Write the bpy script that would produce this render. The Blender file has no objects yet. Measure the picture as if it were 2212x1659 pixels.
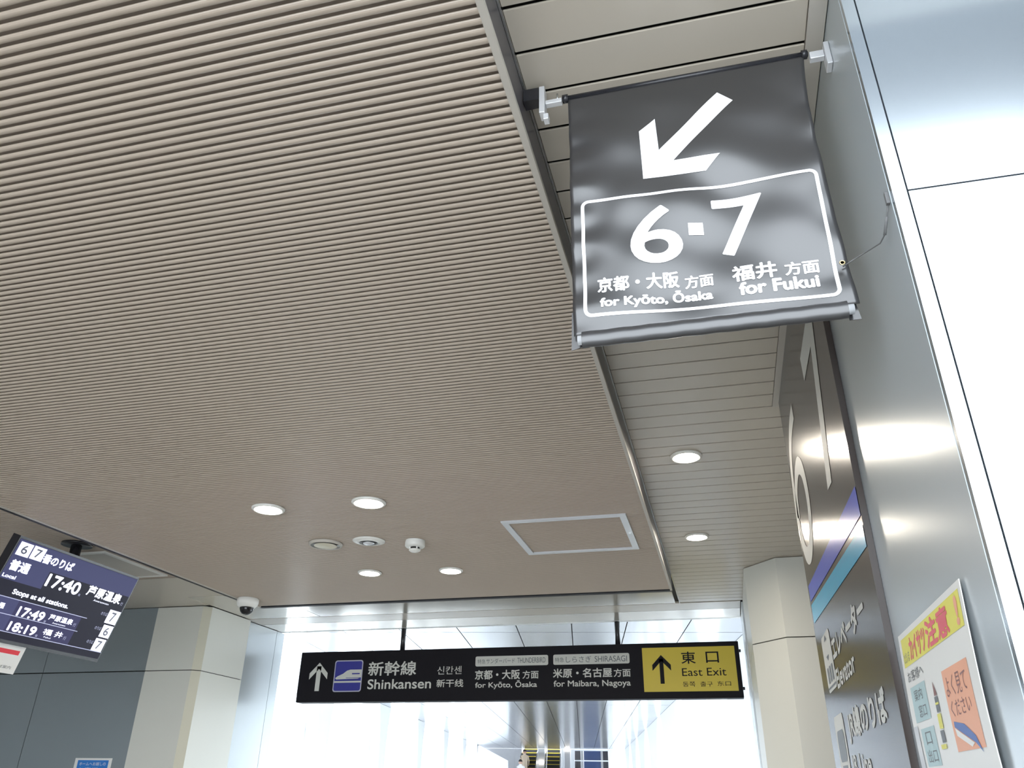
import bpy, bmesh, math, random
from mathutils import Matrix, Vector
random.seed(7)
scene = bpy.context.scene
C = scene.collection
EYE = 1.55                      # camera height above the floor; everything is built relative to the eye, then raised

# ------------------------------------------------------------------ camera
cd = bpy.data.cameras.new('camera'); cam = bpy.data.objects.new('camera', cd); C.objects.link(cam)
R = ((0.969081, 0.246348, 0.013942), (-0.100938, 0.447363, -0.888638), (-0.225152, 0.859755, 0.458397))
cam.matrix_world = Matrix(((R[0][0], -R[1][0], -R[2][0], 0), (R[0][1], -R[1][1], -R[2][1], 0),
                           (R[0][2], -R[1][2], -R[2][2], EYE), (0, 0, 0, 1)))
cd.sensor_fit = 'HORIZONTAL'; cd.sensor_width = 36; cd.lens = 1696.83 / 2212 * 36
cd.clip_start = 0.05; cd.clip_end = 300
scene.camera = cam

# ------------------------------------------------------------------ sky and exposure
w = bpy.data.worlds.new('sky'); scene.world = w; w.use_nodes = True
bg = w.node_tree.nodes['Background']
bg.inputs[0].default_value = (0.86, 0.93, 1.0, 1); bg.inputs[1].default_value = 6.0
vs = scene.view_settings
vs.view_transform = 'Standard'; vs.look = 'None'; vs.gamma = 1; vs.exposure = 0.20; vs.use_curve_mapping = False
LAMP = 230.0                     # radiance of the downlight lenses

# ------------------------------------------------------------------ materials
MATS = {}
def mat(name, col, rough=0.5, metal=0.0, spec=0.5, emit=0.0, noise=0.0, nscale=6.0, bump=0.0, bscale=40.0, coat=0.0, aniso=None):
    if name in MATS: return MATS[name]
    m = bpy.data.materials.new(name); m.use_nodes = True; nt = m.node_tree
    b = nt.nodes['Principled BSDF']
    b.inputs['Base Color'].default_value = (*col, 1); b.inputs['Roughness'].default_value = rough
    b.inputs['Metallic'].default_value = metal; b.inputs['Specular IOR Level'].default_value = spec
    b.inputs['Coat Weight'].default_value = coat
    if emit:
        b.inputs['Emission Color'].default_value = (*col, 1); b.inputs['Emission Strength'].default_value = emit
    tc = None
    if noise or bump:
        tc = nt.nodes.new('ShaderNodeTexCoord')
    if noise:
        n = nt.nodes.new('ShaderNodeTexNoise'); n.inputs['Scale'].default_value = nscale; n.inputs['Detail'].default_value = 4
        r = nt.nodes.new('ShaderNodeMixRGB'); r.blend_type = 'MIX'
        r.inputs[1].default_value = (*[c * (1 - noise) for c in col], 1); r.inputs[2].default_value = (*[min(1, c * (1 + noise)) for c in col], 1)
        nt.links.new(tc.outputs['Object'], n.inputs['Vector']); nt.links.new(n.outputs['Fac'], r.inputs[0])
        nt.links.new(r.outputs[0], b.inputs['Base Color'])
    if bump:
        n2 = nt.nodes.new('ShaderNodeTexNoise'); n2.inputs['Scale'].default_value = bscale; n2.inputs['Detail'].default_value = 2
        bp = nt.nodes.new('ShaderNodeBump'); bp.inputs['Strength'].default_value = bump; bp.inputs['Distance'].default_value = 0.01
        nt.links.new(tc.outputs['Object'], n2.inputs['Vector']); nt.links.new(n2.outputs['Fac'], bp.inputs['Height'])
        nt.links.new(bp.outputs[0], b.inputs['Normal'])
    MATS[name] = m
    return m

mat('slat', (0.475, 0.395, 0.318), 0.31, noise=0.04, nscale=3)
mat('slat_back', (0.40, 0.33, 0.27), 0.8, noise=0.1)
mat('trim_beige', (0.52, 0.48, 0.42), 0.4, noise=0.03)
mat('fascia_shaded', (0.085, 0.078, 0.085), 0.35, noise=0.05)  # dark tone puts the shade on the raft sides into the colour
mat('edge_black', (0.012, 0.012, 0.016), 0.6, noise=0.1)  # black for the raft edge strips; on the side it paints gap shade
mat('spandrel', (0.53, 0.475, 0.395), 0.28, noise=0.03, nscale=2)
mat('joint_grey', (0.36, 0.34, 0.37), 0.6, noise=0.1)  # filler tone lightened to carry the glare that washes out the pillar joints
mat('joint_dark', (0.022, 0.02, 0.018), 0.7, noise=0.1)
mat('steel_trim', (0.62, 0.63, 0.62), 0.22, metal=0.9, noise=0.03)
mat('panel_grey', (0.52, 0.56, 0.58), 0.24, metal=0.30, noise=0.03, nscale=1.2)
mat('panel_front', (0.55, 0.60, 0.64), 0.16, metal=0.85, noise=0.03, nscale=1.2)
mat('wall_blue_grey', (0.27, 0.31, 0.33), 0.28, metal=0.35, noise=0.05, nscale=1.5)
mat('column_cream', (0.66, 0.66, 0.60), 0.35, noise=0.02, nscale=1.5)
mat('column_edge', (0.60, 0.58, 0.47), 0.35, noise=0.02)
mat('soffit', (0.60, 0.555, 0.48), 0.18, metal=0.45, noise=0.03)
mat('hall_ceiling', (0.64, 0.65, 0.68), 0.17, metal=0.85, noise=0.03, bump=0.12, bscale=1.4)
mat('hall_white', (0.84, 0.86, 0.90), 0.3, noise=0.02)
mat('hall_grey', (0.36, 0.36, 0.38), 0.3, metal=0.3, noise=0.05)
mat('floor', (0.40, 0.39, 0.37), 0.25, noise=0.05, nscale=2)
mat('plaster', (0.62, 0.62, 0.60), 0.6, noise=0.04)
mat('plaster_dark', (0.22, 0.25, 0.28), 0.6, noise=0.04)
mat('white_plastic', (0.80, 0.79, 0.74), 0.4, noise=0.02)
mat('ivory_plastic', (0.62, 0.56, 0.40), 0.45, noise=0.03)
mat('black_plastic', (0.02, 0.02, 0.024), 0.25, noise=0.1)
mat('dome_smoke', (0.012, 0.011, 0.013), 0.08, noise=0.1)
mat('lamp', (1.0, 0.90, 0.76), 0.5, emit=LAMP)
mat('lamp_small', (1.0, 0.92, 0.80), 0.5, emit=4.0)
mat('banner_vinyl', (0.030, 0.029, 0.030), 0.30, noise=0.12, nscale=900, spec=0.95)
mat('print_white', (0.86, 0.86, 0.88), 0.45, noise=0.02)
mat('steel_white', (0.72, 0.73, 0.75), 0.3, metal=0.4, noise=0.04)
mat('brass', (0.60, 0.48, 0.25), 0.3, metal=0.9, noise=0.05)
mat('cord', (0.14, 0.14, 0.14), 0.7, noise=0.2, nscale=200)
mat('sign_black', (0.010, 0.009, 0.012), 0.6, spec=0.15, noise=0.15, nscale=60)
mat('sign_letter', (0.60, 0.60, 0.56), 0.5, spec=0.3, noise=0.03)
mat('sign_yellow', (0.62, 0.47, 0.02), 0.42, noise=0.06, nscale=5)
mat('sign_navy', (0.030, 0.032, 0.26), 0.4, noise=0.05)
mat('icon_border', (0.45, 0.45, 0.55), 0.4, noise=0.03)
mat('totem_brown', (0.055, 0.043, 0.038), 0.22, spec=0.42, noise=0.05)
mat('stripe_blue', (0.08, 0.12, 0.62), 0.25, spec=0.25, noise=0.04)
mat('stripe_cyan', (0.04, 0.42, 0.66), 0.25, spec=0.25, noise=0.04)
mat('paper', (0.80, 0.79, 0.76), 0.45, noise=0.03)
mat('tape_clear', (0.82, 0.84, 0.86), 0.12, noise=0.05)
mat('paper_yellow', (0.78, 0.72, 0.10), 0.5, noise=0.05)
mat('paper_orange', (0.86, 0.40, 0.24), 0.5, noise=0.05)
mat('paper_teal', (0.42, 0.58, 0.60), 0.5, noise=0.05)
mat('ink_red', (0.75, 0.10, 0.14), 0.5, noise=0.1)
mat('ink_dark', (0.10, 0.11, 0.12), 0.5, noise=0.1)
mat('ink_blue', (0.05, 0.13, 0.42), 0.5, noise=0.1)
mat('ink_brown', (0.22, 0.07, 0.06), 0.5, noise=0.1)
mat('notice_blue', (0.03, 0.20, 0.60), 0.5, noise=0.06)
mat('card_red', (0.78, 0.02, 0.04), 0.5, noise=0.05)
mat('screen_dark', (0.012, 0.011, 0.022), 0.35, spec=0.12, emit=0.5, noise=0.1)
mat('screen_navy', (0.050, 0.052, 0.125), 0.35, spec=0.12, emit=0.6)
mat('screen_indigo', (0.030, 0.028, 0.075), 0.35, spec=0.12, emit=0.7)
mat('screen_white', (0.82, 0.84, 1.0), 0.3, emit=1.1)
mat('screen_grey', (0.30, 0.31, 0.45), 0.3, emit=0.8)
mat('screen_ink', (0.05, 0.05, 0.10), 0.3)
mat('step_black', (0.012, 0.012, 0.012), 0.5, noise=0.1)
mat('step_yellow', (0.75, 0.55, 0.05), 0.5, noise=0.05)
mat('glass_blue', (0.02, 0.05, 0.16), 0.08, noise=0.15, nscale=0.8)
mat('glass_dark', (0.02, 0.02, 0.03), 0.08, noise=0.15, nscale=0.8)
mat('cloth_beige', (0.62, 0.50, 0.38), 0.8, noise=0.1)
mat('cloth_white', (0.80, 0.78, 0.80), 0.8, noise=0.05)
mat('skin', (0.55, 0.34, 0.26), 0.6, noise=0.05)
mat('hair', (0.03, 0.022, 0.02), 0.6, noise=0.1)
# window glass: clear pane with a little mirror
def glass_mat():
    m = bpy.data.materials.new('window_glass'); m.use_nodes = True; nt = m.node_tree; nt.nodes.clear()
    o = nt.nodes.new('ShaderNodeOutputMaterial'); mx = nt.nodes.new('ShaderNodeMixShader'); t = nt.nodes.new('ShaderNodeBsdfTransparent')
    g = nt.nodes.new('ShaderNodeBsdfGlossy'); g.inputs['Roughness'].default_value = 0.05
    mx.inputs[0].default_value = 0.06; t.inputs[0].default_value = (0.96, 0.98, 0.98, 1)
    nt.links.new(t.outputs[0], mx.inputs[1]); nt.links.new(g.outputs[0], mx.inputs[2]); nt.links.new(mx.outputs[0], o.inputs[0])
    MATS['window_glass'] = m
glass_mat()

# ------------------------------------------------------------------ builders
def mesh_obj(name, verts, faces, m, parent=None, smooth=False):
    me = bpy.data.meshes.new(name); me.from_pydata([tuple(v) for v in verts], [], faces); me.update()
    me.materials.append(MATS[m])
    if smooth:
        for p in me.polygons: p.use_smooth = True
    o = bpy.data.objects.new(name, me); C.objects.link(o)
    if parent is not None: put(o, parent)
    return o
def world_loc(o):
    v = Vector(o.location)
    while o.parent: o = o.parent; v += Vector(o.location)
    return v
def put(o, parent):
    o.parent = parent; o.location = Vector(o.location) - world_loc(parent)
def thing(name, label, cat, loc=(0, 0, 0), group=None, kind=None):
    o = bpy.data.objects.new(name, None); C.objects.link(o); o.location = loc; o.empty_display_size = 0.05
    return tag(o, label, cat, group, kind)
def tag(o, label, cat=None, group=None, kind=None):
    o['label'] = label
    if cat: o['category'] = cat
    if group: o['group'] = group
    if kind: o['kind'] = kind
    return o
def struct(o, label): o['label'] = label; o['kind'] = 'structure'; return o
BF = [(0, 3, 2, 1), (4, 5, 6, 7), (0, 1, 5, 4), (1, 2, 6, 5), (2, 3, 7, 6), (3, 0, 4, 7)]
def bverts(x0, x1, y0, y1, z0, z1): return [(x0, y0, z0), (x1, y0, z0), (x1, y1, z0), (x0, y1, z0), (x0, y0, z1), (x1, y0, z1), (x1, y1, z1), (x0, y1, z1)]
def box(name, x0, x1, y0, y1, z0, z1, m, parent=None, f=None, bev=0.0):
    v = bverts(x0, x1, y0, y1, z0, z1)
    if bev:
        bm = bmesh.new(); bv = [bm.verts.new(p) for p in v]
        for q in BF: bm.faces.new([bv[i] for i in q])
        bmesh.ops.bevel(bm, geom=list(bm.edges), offset=bev, segments=2, affect='EDGES', profile=0.5)
        vv = [tuple(p.co) for p in bm.verts]; bm.verts.index_update(); ff = [[p.index for p in q.verts] for q in bm.faces]; bm.free()
        v, F = vv, ff
    else: F = BF
    if f: v = [f(*p) for p in v]
    return mesh_obj(name, v, F, m, parent)
def boxes(name, lst, m, parent=None, f=None):
    V, F = [], []
    for b in lst:
        k = len(V); V += bverts(*b); F += [tuple(i + k for i in q) for q in BF]
    if f: V = [f(*p) for p in V]
    return mesh_obj(name, V, F, m, parent)
def lathe(name, c, prof, m, parent=None, n=40, axis='z'):
    V, F = [], []
    for r, z in prof:
        for i in range(n):
            a = 2 * math.pi * i / n; p = (r * math.cos(a), r * math.sin(a), z)
            if axis == 'x': p = (p[2], p[0], p[1])
            if axis == 'y': p = (p[0], p[2], p[1])
            V.append((c[0] + p[0], c[1] + p[1], c[2] + p[2]))
    for j in range(len(prof) - 1):
        for i in range(n):
            F.append((j * n + i, j * n + (i + 1) % n, (j + 1) * n + (i + 1) % n, (j + 1) * n + i))
    if prof[0][0] > 1e-6: F.append(tuple(range(n)))
    if prof[-1][0] > 1e-6: F.append(tuple((len(prof) - 1) * n + i for i in reversed(range(n))))
    return mesh_obj(name, V, F, m, parent, smooth=True)
def tube(name, pts, r, m, parent=None, n=8):
    pts = [Vector(p) for p in pts]; V, F = [], []
    for i, p in enumerate(pts):
        d = (pts[min(i + 1, len(pts) - 1)] - pts[max(i - 1, 0)]).normalized()
        a = d.orthogonal().normalized() if i == 0 else (a - d * a.dot(d)).normalized()
        b = d.cross(a)
        for k in range(n):
            t = 2 * math.pi * k / n; V.append(p + a * math.cos(t) * r + b * math.sin(t) * r)
    for i in range(len(pts) - 1):
        for k in range(n): F.append((i * n + k, i * n + (k + 1) % n, (i + 1) * n + (k + 1) % n, (i + 1) * n + k))
    F.append(tuple(reversed(range(n)))); F.append(tuple((len(pts) - 1) * n + k for k in range(n)))
    return mesh_obj(name, V, F, m, parent, smooth=True)
def prism(name, poly, t, f, m, parent=None):
    """flat outline poly [(a,b)], thickness t; f(a,b,h) gives the point, h=0 front face .. t behind"""
    n = len(poly); V = [f(a, b, 0) for a, b in poly] + [f(a, b, t) for a, b in poly]
    F = [tuple(range(n)), tuple(reversed(range(n, 2 * n)))] + [(i, i + n, (i + 1) % n + n, (i + 1) % n) for i in range(n)]
    me = mesh_obj(name, V, F, m, parent); return me
def sheet(name, polys, f, m, parent=None):
    """printed flat shapes: each poly [(a,b)] lies on f(a,b)"""
    V, F = [], []
    for p in polys:
        k = len(V); V += [f(a, b) for a, b in p]; F.append(tuple(range(k, k + len(p))))
    return mesh_obj(name, V, F, m, parent)
def rect(a0, a1, b0, b1): return [(a0, b0), (a1, b0), (a1, b1), (a0, b1)]
def rrect(a0, a1, b0, b1, r, n=5):
    P = []
    for cx, cy, s in ((a1 - r, b1 - r, 0), (a0 + r, b1 - r, 1), (a0 + r, b0 + r, 2), (a1 - r, b0 + r, 3)):
        for i in range(n + 1):
            t = math.pi / 2 * (s + i / n); P.append((cx + r * math.cos(t), cy + r * math.sin(t)))
    return P
TXT = {}
def text_geo(s):
    if s not in TXT:
        c = bpy.data.curves.new('lettering', 'FONT'); c.body = s; c.size = 1; c.resolution_u = 6
        o = bpy.data.objects.new('lettering', c); C.objects.link(o); bpy.context.view_layer.update()
        me = bpy.data.meshes.new_from_object(o.evaluated_get(bpy.context.evaluated_depsgraph_get()))
        V = [(v.co.x, v.co.y) for v in me.vertices]; F = [tuple(p.vertices) for p in me.polygons]
        bpy.data.objects.remove(o); bpy.data.curves.remove(c); bpy.data.meshes.remove(me)
        x0 = min(v[0] for v in V); x1 = max(v[0] for v in V); y0 = min(v[1] for v in V); y1 = max(v[1] for v in V)
        TXT[s] = ([((x - x0) / (x1 - x0), (y - y0) / (y1 - y0)) for x, y in V], F)
    return TXT[s]
def fine_geo(T, F, sx, sy, d):
    bm = bmesh.new(); bv = [bm.verts.new((x * sx, y * sy, 0)) for x, y in T]
    for q in F:
        try: bm.faces.new([bv[i] for i in q])
        except ValueError: pass
    bmesh.ops.triangulate(bm, faces=list(bm.faces))
    for _ in range(6):
        e = [x for x in bm.edges if x.calc_length() > d]
        if not e: break
        bmesh.ops.subdivide_edges(bm, edges=e, cuts=1); bmesh.ops.triangulate(bm, faces=[q for q in bm.faces if len(q.verts) > 3])
    bm.verts.index_update()
    out = ([(v.co.x / sx, v.co.y / sy) for v in bm.verts], [tuple(v.index for v in q.verts) for q in bm.faces]); bm.free()
    return out
def text(s, a0, a1, b0, b1, f, m, parent, bold=0.0, name='lettering'):
    """fit the string into the box a0..a1 (reading direction), b0..b1 (bottom..top); f(a,b,h) places it, h lifts it off the face"""
    T, TF = text_geo(s); V, F = [], []
    if parent.name.startswith('hanging_banner'): T, TF = fine_geo(T, TF, a1 - a0, b1 - b0, 0.006)
    sh = [(0, 0)] if not bold else [(0, 0), (bold, 0), (-bold, 0), (0, bold), (0, -bold), (bold * .7, bold * .7), (-bold * .7, bold * .7), (bold * .7, -bold * .7), (-bold * .7, -bold * .7)]
    for j, (dx, dy) in enumerate(sh):
        k = len(V); V += [f(a0 + x * (a1 - a0) + dx, b0 + y * (b1 - b0) + dy, j * 2e-5) for x, y in T]
        F += [tuple(i + k for i in q) for q in TF]
    return mesh_obj(name, V, F, m, parent)
def copy_tree(o, loc):
    c = o.copy(); C.objects.link(c); c.location = loc
    for ch in o.children:
        d = ch.copy(); C.objects.link(d); d.parent = c
        for g in ch.children:
            e = g.copy(); C.objects.link(e); e.parent = d
    return c

RZ, CZ, FZ = 1.15, 1.25, -EYE       # slatted raft, plain ceiling, floor (relative to the eye)
RX0, RX1, RY0, RY1 = -3.235, -0.272, 0.30, 5.185

# ================================================================== SETTING
struct(box('floor', -7.6, 3.7, -3.6, 7.0, FZ - 0.1, FZ, 'floor'), 'pale polished concourse floor')
# dropped raft of thin slats
raft = struct(thing('ceiling', '', None, (0.5 * (RX0 + RX1), 0.5 * (RY0 + RY1), RZ)), 'dropped beige ceiling of narrow metal slats with dark gaps'); 
PITCH = 0.02006
sw, shh = 0.0128, 0.0042
prof = [(-sw / 2, shh), (-sw / 2, 0.0028), (-sw / 2 + 0.0014, 0.0012), (-sw / 2 + 0.004, 0.0002), (0, 0), (sw / 2 - 0.004, 0.0002), (sw / 2 - 0.0014, 0.0012), (sw / 2, 0.0028), (sw / 2, shh)]
def slat_geo(x0, x1, y, z):
    V = [(x0, y + a, z + b) for a, b in prof] + [(x1, y + a, z + b) for a, b in prof]; n = len(prof)
    F = [(i, i + 1, i + 1 + n, i + n) for i in range(n - 1)] + [tuple(reversed(range(n))), tuple(range(n, 2 * n)), (n - 1, 0, n, 2 * n - 1)]
    return V, F
nsl = int((RY1 - 0.02 - RY0) / PITCH)
V, F = slat_geo(RX0 + 0.018, RX1 - 0.013, 0, 0)
s0 = mesh_obj('slat', V, F, 'slat')
hatch = (-0.975, -0.372, 3.545, 4.15)
for i in range(nsl):
    y = RY0 + 0.012 + i * PITCH
    o = s0 if i == 0 else s0.copy()
    if i: C.objects.link(o)
    o.location = (0, y, RZ); put(o, raft)
box('slat_backing', RX0 + 0.005, RX1 - 0.005, RY0, RY1, RZ + 0.050, RZ + 0.056, 'slat_back', raft)
box('edge_trim', RX1 - 0.0135, RX1, RY0, RY1, RZ - 0.002, RZ + 0.010, 'trim_beige', raft)
box('edge_trim', RX0, RX0 + 0.018, RY0, RY1, RZ - 0.002, RZ + 0.010, 'trim_beige', raft)
box('fascia', RX1 - 0.006, RX1 - 0.001, RY0, RY1, RZ + 0.0105, CZ - 0.007, 'fascia_shaded', raft)
box('fascia', RX0 + 0.001, RX0 + 0.006, RY0, RY1, RZ + 0.0105, CZ - 0.001, 'fascia_shaded', raft)
box('end_strip', RX0, RX1, RY1, RY1 + 0.042, RZ, RZ + 0.03, 'edge_black', raft)  # plain black strip along the raft end
box('side_gap_shade', RX0 - 0.036, RX0 - 0.0005, RY0, RY1 - 0.2, RZ + 0.002, RZ + 0.03, 'edge_black', raft)  # dark strip stands in for the shade in the gap beside the raft
box('end_fascia', RX0, RX1, RY1 + 0.002, RY1 + 0.006, RZ + 0.03, CZ - 0.001, 'fascia_shaded', raft)

# plain spandrel ceiling strip over the passage by the pillar
spc = struct(thing('ceiling', '', None, (0, 3.3, CZ)), 'beige ceiling strip of flat hundred millimetre metal panels beside the pillar')
SP, SY = 0.1007, 0.811
p0 = box('ceiling_panel', RX1 + 0.004, 0.2645, -0.0464, 0.0464, 0, 0.005, 'spandrel', bev=0.0012)
p1 = box('ceiling_panel', RX1 + 0.004, 1.6, -0.0464, 0.0464, 0, 0.005, 'spandrel', bev=0.0012)
first = {}
k = 0
y = SY + SP / 2
while y < 6.06:
    src = p0 if y < 2.724 else p1
    o = src if src not in first else src.copy()
    if src in first: C.objects.link(o)
    first[src] = 1; o.parent = None
    o.location = (0, y, CZ); put(o, spc); y += SP; k += 1
boxes('panel_backing', [(RX1, 0.298, SY, 2.723, CZ + 0.024, CZ + 0.030), (RX1, 1.6, 2.723, 6.07, CZ + 0.024, CZ + 0.030)], 'joint_dark', spc)
# CZ + 0.0125, CZ + 0.02, 'joint_dark', spc)
box('wall_angle', 0.2655, 0.2965, SY, 2.722, CZ - 0.004, CZ + 0.012, 'trim_beige', spc)
box('edge_angle', RX1 - 0.0005, RX1 + 0.0035, SY, 6.06, CZ - 0.006, CZ + 0.012, 'steel_trim', spc)

# ceiling left of the raft: fine slats, then plain panels
lc = struct(thing('ceiling', '', None, (-5.4, 3.0, CZ)), 'shaded fine slatted ceiling beyond the dropped raft above the display')
VV, FF = [], []
yy = 0.4
while yy < 4.62:
    V, F = slat_geo(-7.5, RX0 - 0.03, yy, CZ); kk = len(VV); VV += V; FF += [tuple(i + kk for i in q) for q in F]; yy += PITCH
sl = mesh_obj('fine_slats', VV, FF, 'slat', lc); sl['kind'] = 'stuff'
box('slat_backing', -7.5, RX0, 0.4, 4.62, CZ + 0.024, CZ + 0.029, 'slat_back', lc)
boxes('border_panel', [(-7.5, -3.865, 4.635, 5.49, CZ, CZ + 0.018), (-3.865, RX0 - 0.003, 4.635, 5.195, CZ, CZ + 0.018)], 'spandrel', lc)
# CZ, CZ + 0.018, 'spandrel', lc)
# border soffit at the end of the passage
so = struct(thing('ceiling', '', None, (-1.9, 6.0, CZ)), 'glossy beige metal soffit across the passage end above the hanging sign')
for a, b in ((-3.86, -3.199), (-3.193, -0.303)):
    box('soffit_panel', a, b, 5.2, 6.066, CZ, CZ + 0.015, 'soffit', so)
box('soffit_panel', -3.235, RX1, 4.9, 5.195, CZ + 0.002, CZ + 0.015, 'soffit', so)
box('shutter_strip', -3.9, 0.165, 6.078, 6.325, CZ, CZ + 0.015, 'spandrel', so)
box('soffit_panel', -3.9, 0.165, 6.333, 6.672, CZ, CZ + 0.015, 'soffit', so)
box('soffit_backing', -3.95, 0.3, 4.9, 6.672, CZ + 0.016, CZ + 0.03, 'joint_dark', so)
# slab over everything
struct(boxes('ceiling', [(-7.6, -0.29, 0.30, 6.7, CZ + 0.031, CZ + 0.2), (-0.29, 3.7, 0.805, 1.0, CZ + 0.031, CZ + 0.2), (-0.29, 3.7, 1.0, 6.7, CZ + 0.031, CZ + 0.2)], 'plaster'), 'hidden concrete slab above the metal ceilings')
# upper wall of the tall entrance space behind the viewer, and its glazing frame
TOP = 5.7
struct(boxes('wall_upper', [(-7.6, -0.29, 0.18, 0.295, CZ - 0.1, TOP), (-0.29, 0.31, 0.69, 0.80, CZ - 0.02, TOP), (0.31, 3.7, 1.02, 1.12, CZ + 0.2, TOP)], 'plaster'), 'plain upper wall above the concourse ceiling edge')
struct(boxes('wall_back', [(-7.6, -3.4, -3.6, -3.5, FZ, TOP), (2.85, 3.7, -3.6, -3.5, FZ, TOP), (-3.4, 2.85, -3.6, -3.5, 4.7, TOP)], 'plaster_dark'), 'plain entrance wall around a tall opening')
struct(box('ceiling', -7.6, 3.7, -3.6, 1.12, TOP, TOP + 0.1, 'plaster_dark'), 'high ceiling of the entrance space')
struct(box('wall_left', -7.6, -7.5, -3.6, 6.7, FZ, TOP, 'plaster'), 'plain side wall of the concourse')
struct(box('wall_right', 3.6, 3.7, -3.6, 6.7, FZ, TOP, 'plaster'), 'plain wall on the far side of the pillar')

# end wall left of the passage: blue grey metal panels
we = struct(thing('wall_end', '', None, (-5.9, 5.5, FZ)), 'blue grey metal panel wall beside the cream column')
for a, b in ((-7.5, -5.276), (-5.270, -4.327)):
    box('wall_panel', a, b, 5.5, 5.53, FZ, 0.766, 'wall_blue_grey', we)
    box('wall_panel', a, b, 5.5, 5.53, 0.774, CZ - 0.002, 'wall_blue_grey', we)
box('panel_backing', -7.5, -4.3, 5.531, 5.6, FZ, CZ - 0.002, 'joint_dark', we)

def poly_col(name, label, pts, jz, mats, loc):
    """metal clad column: pts plan outline (closed, counter-clockwise); one panel object per visible face above and below the joint"""
    t = tag(thing(name, label, 'column', loc), label, 'column')
    cx = sum(p[0] for p in pts) / len(pts); cy = sum(p[1] for p in pts) / len(pts)
    core = [(cx + (x - cx) * 0.97, cy + (y - cy) * 0.97) for x, y in pts]
    prism('core', core, CZ - 0.003 - FZ, lambda a, b, h: (a, b, FZ + h), 'joint_dark', t)
    n = len(pts)
    for i in range(n):
        (x0, y0), (x1, y1) = pts[i], pts[(i + 1) % n]
        c0 = core[i]; c1 = core[(i + 1) % n]
        for z0, z1 in ((FZ, jz - 0.003), (jz + 0.003, CZ - 0.004)):
            V = [(x0, y0, z0), (x1, y1, z0), (*c1, z0), (*c0, z0), (x0, y0, z1), (x1, y1, z1), (*c1, z1), (*c0, z1)]
            mesh_obj('cladding_panel', V, BF, mats[i], t)
    return t
poly_col('clad_column', 'cream metal clad column with bevelled edge beside the blue grey wall',
         [(-4.325, 5.495), (-3.918, 5.495), (-3.868, 5.545), (-3.868, 6.11), (-4.325, 6.11)], 0.77,
         ['column_cream', 'column_edge', 'column_cream', 'column_cream', 'column_cream'], (-4.1, 5.8, FZ))
poly_col('clad_column', 'cream metal clad column with broad bevel behind the dark wayfinding board',
         [(0.36, 4.872), (0.95, 4.865), (0.95, 6.05), (0.18, 6.05), (0.18, 5.10)], 0.79,
         ['column_cream', 'column_cream', 'column_cream', 'column_cream', 'column_cream'], (0.55, 5.4, FZ))
# jambs of the passage end
jl = struct(thing('wall_jamb', '', None, (-4.0, 6.4, FZ)), 'pale metal jamb of the wide opening beside the cream column')
box('jamb_panel', -4.3, -3.905, 6.135, 6.62, FZ, CZ - 0.004, 'panel_grey', jl)
box('jamb_panel', -4.3, -3.905, 6.625, 6.76, FZ, CZ - 0.004, 'panel_grey', jl)
box('joint_filler', -4.3, -3.93, 6.10, 6.14, FZ, CZ - 0.004, 'joint_dark', jl)
box('jamb_wall', -8.0, -4.3, 6.3, 6.76, FZ, 2.2, 'plaster', jl)
jr = struct(thing('wall_jamb', '', None, (0.5, 6.4, FZ)), 'pale metal jamb of the wide opening behind the bevelled column')
box('jamb_panel', 0.17, 0.6, 6.085, 6.72, FZ, CZ - 0.004, 'panel_grey', jr)
box('joint_filler', 0.195, 0.6, 6.05, 6.09, FZ, CZ - 0.004, 'joint_dark', jr)
box('jamb_wall', 0.6, 3.7, 6.3, 6.72, FZ, 2.2, 'plaster', jr)
struct(box('wall_lintel', -8.0, 3.7, 6.68, 6.76, CZ + 0.005, 2.3, 'plaster'), 'plain wall above the wide opening on the hall side')

# big metal pillar on the right
pl = tag(thing('wall_pillar', '', None, (0.9, 1.85, FZ)), 'broad grey metal panel pillar carrying the dark wayfinding board and the poster'); pl['kind'] = 'structure'
box('core', 0.310, 2.2, 0.992, 2.721, FZ, CZ, 'joint_grey', pl)
box('side_panel', 0.298, 0.310, 0.9785, 2.721, FZ, CZ - 0.003, 'panel_grey', pl)
box('corner_strip', 0.2985, 0.3168, 0.966, 0.9782, FZ, CZ + 0.15, 'panel_front', pl)
box('front_panel', 0.3192, 1.25, 0.966, 0.992, 0.7585, CZ + 0.15, 'panel_front', pl)
box('front_panel', 0.3192, 1.25, 0.966, 0.992, FZ, 0.7555, 'panel_front', pl)
box('front_panel', 1.254, 2.2, 0.966, 0.992, 0.7585, CZ + 0.15, 'panel_front', pl)
box('front_panel', 1.254, 2.2, 0.966, 0.992, FZ, 0.7555, 'panel_front', pl)

# ================================================================== HALL BEYOND (turned 9.7 degrees)
TH = math.radians(9.68)
def HU(v, u, z): return (v * math.cos(TH) - u * math.sin(TH), v * math.sin(TH) + u * math.cos(TH), z)
HZ, HL, HR, HF = 2.015, -5.4, 2.33, 48.0
struct(box('floor', HL - 1, HR + 1, 6.2, HF + 3, FZ - 0.12, FZ - 0.001, 'floor', f=HU), 'pale glossy floor of the bright hall')
hc = struct(thing('ceiling', '', None, HU(-1.5, 27, HZ)), 'mirror glossy metal panel ceiling of the bright hall')
vm = [HL - 0.6, -4.28, -3.43, -2.57, -1.72, -0.87, -0.1, 0.65, 1.48, HR + 0.6]
um = [6.3, 11.7] + [11.7 + 5.38 * i for i in range(1, 7)] + [HF]
for i in range(len(um) - 1):
    for j in range(len(vm) - 1):
        box('ceiling_panel', vm[j] + 0.007, vm[j + 1] - 0.007, um[i] + 0.012, um[i + 1] - 0.012, HZ, HZ + 0.02, 'hall_ceiling', hc, f=HU)
box('panel_backing', HL - 0.6, HR + 0.6, 6.3, HF - 0.01, HZ + 0.03, HZ + 0.08, 'joint_dark', hc, f=HU)
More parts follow.
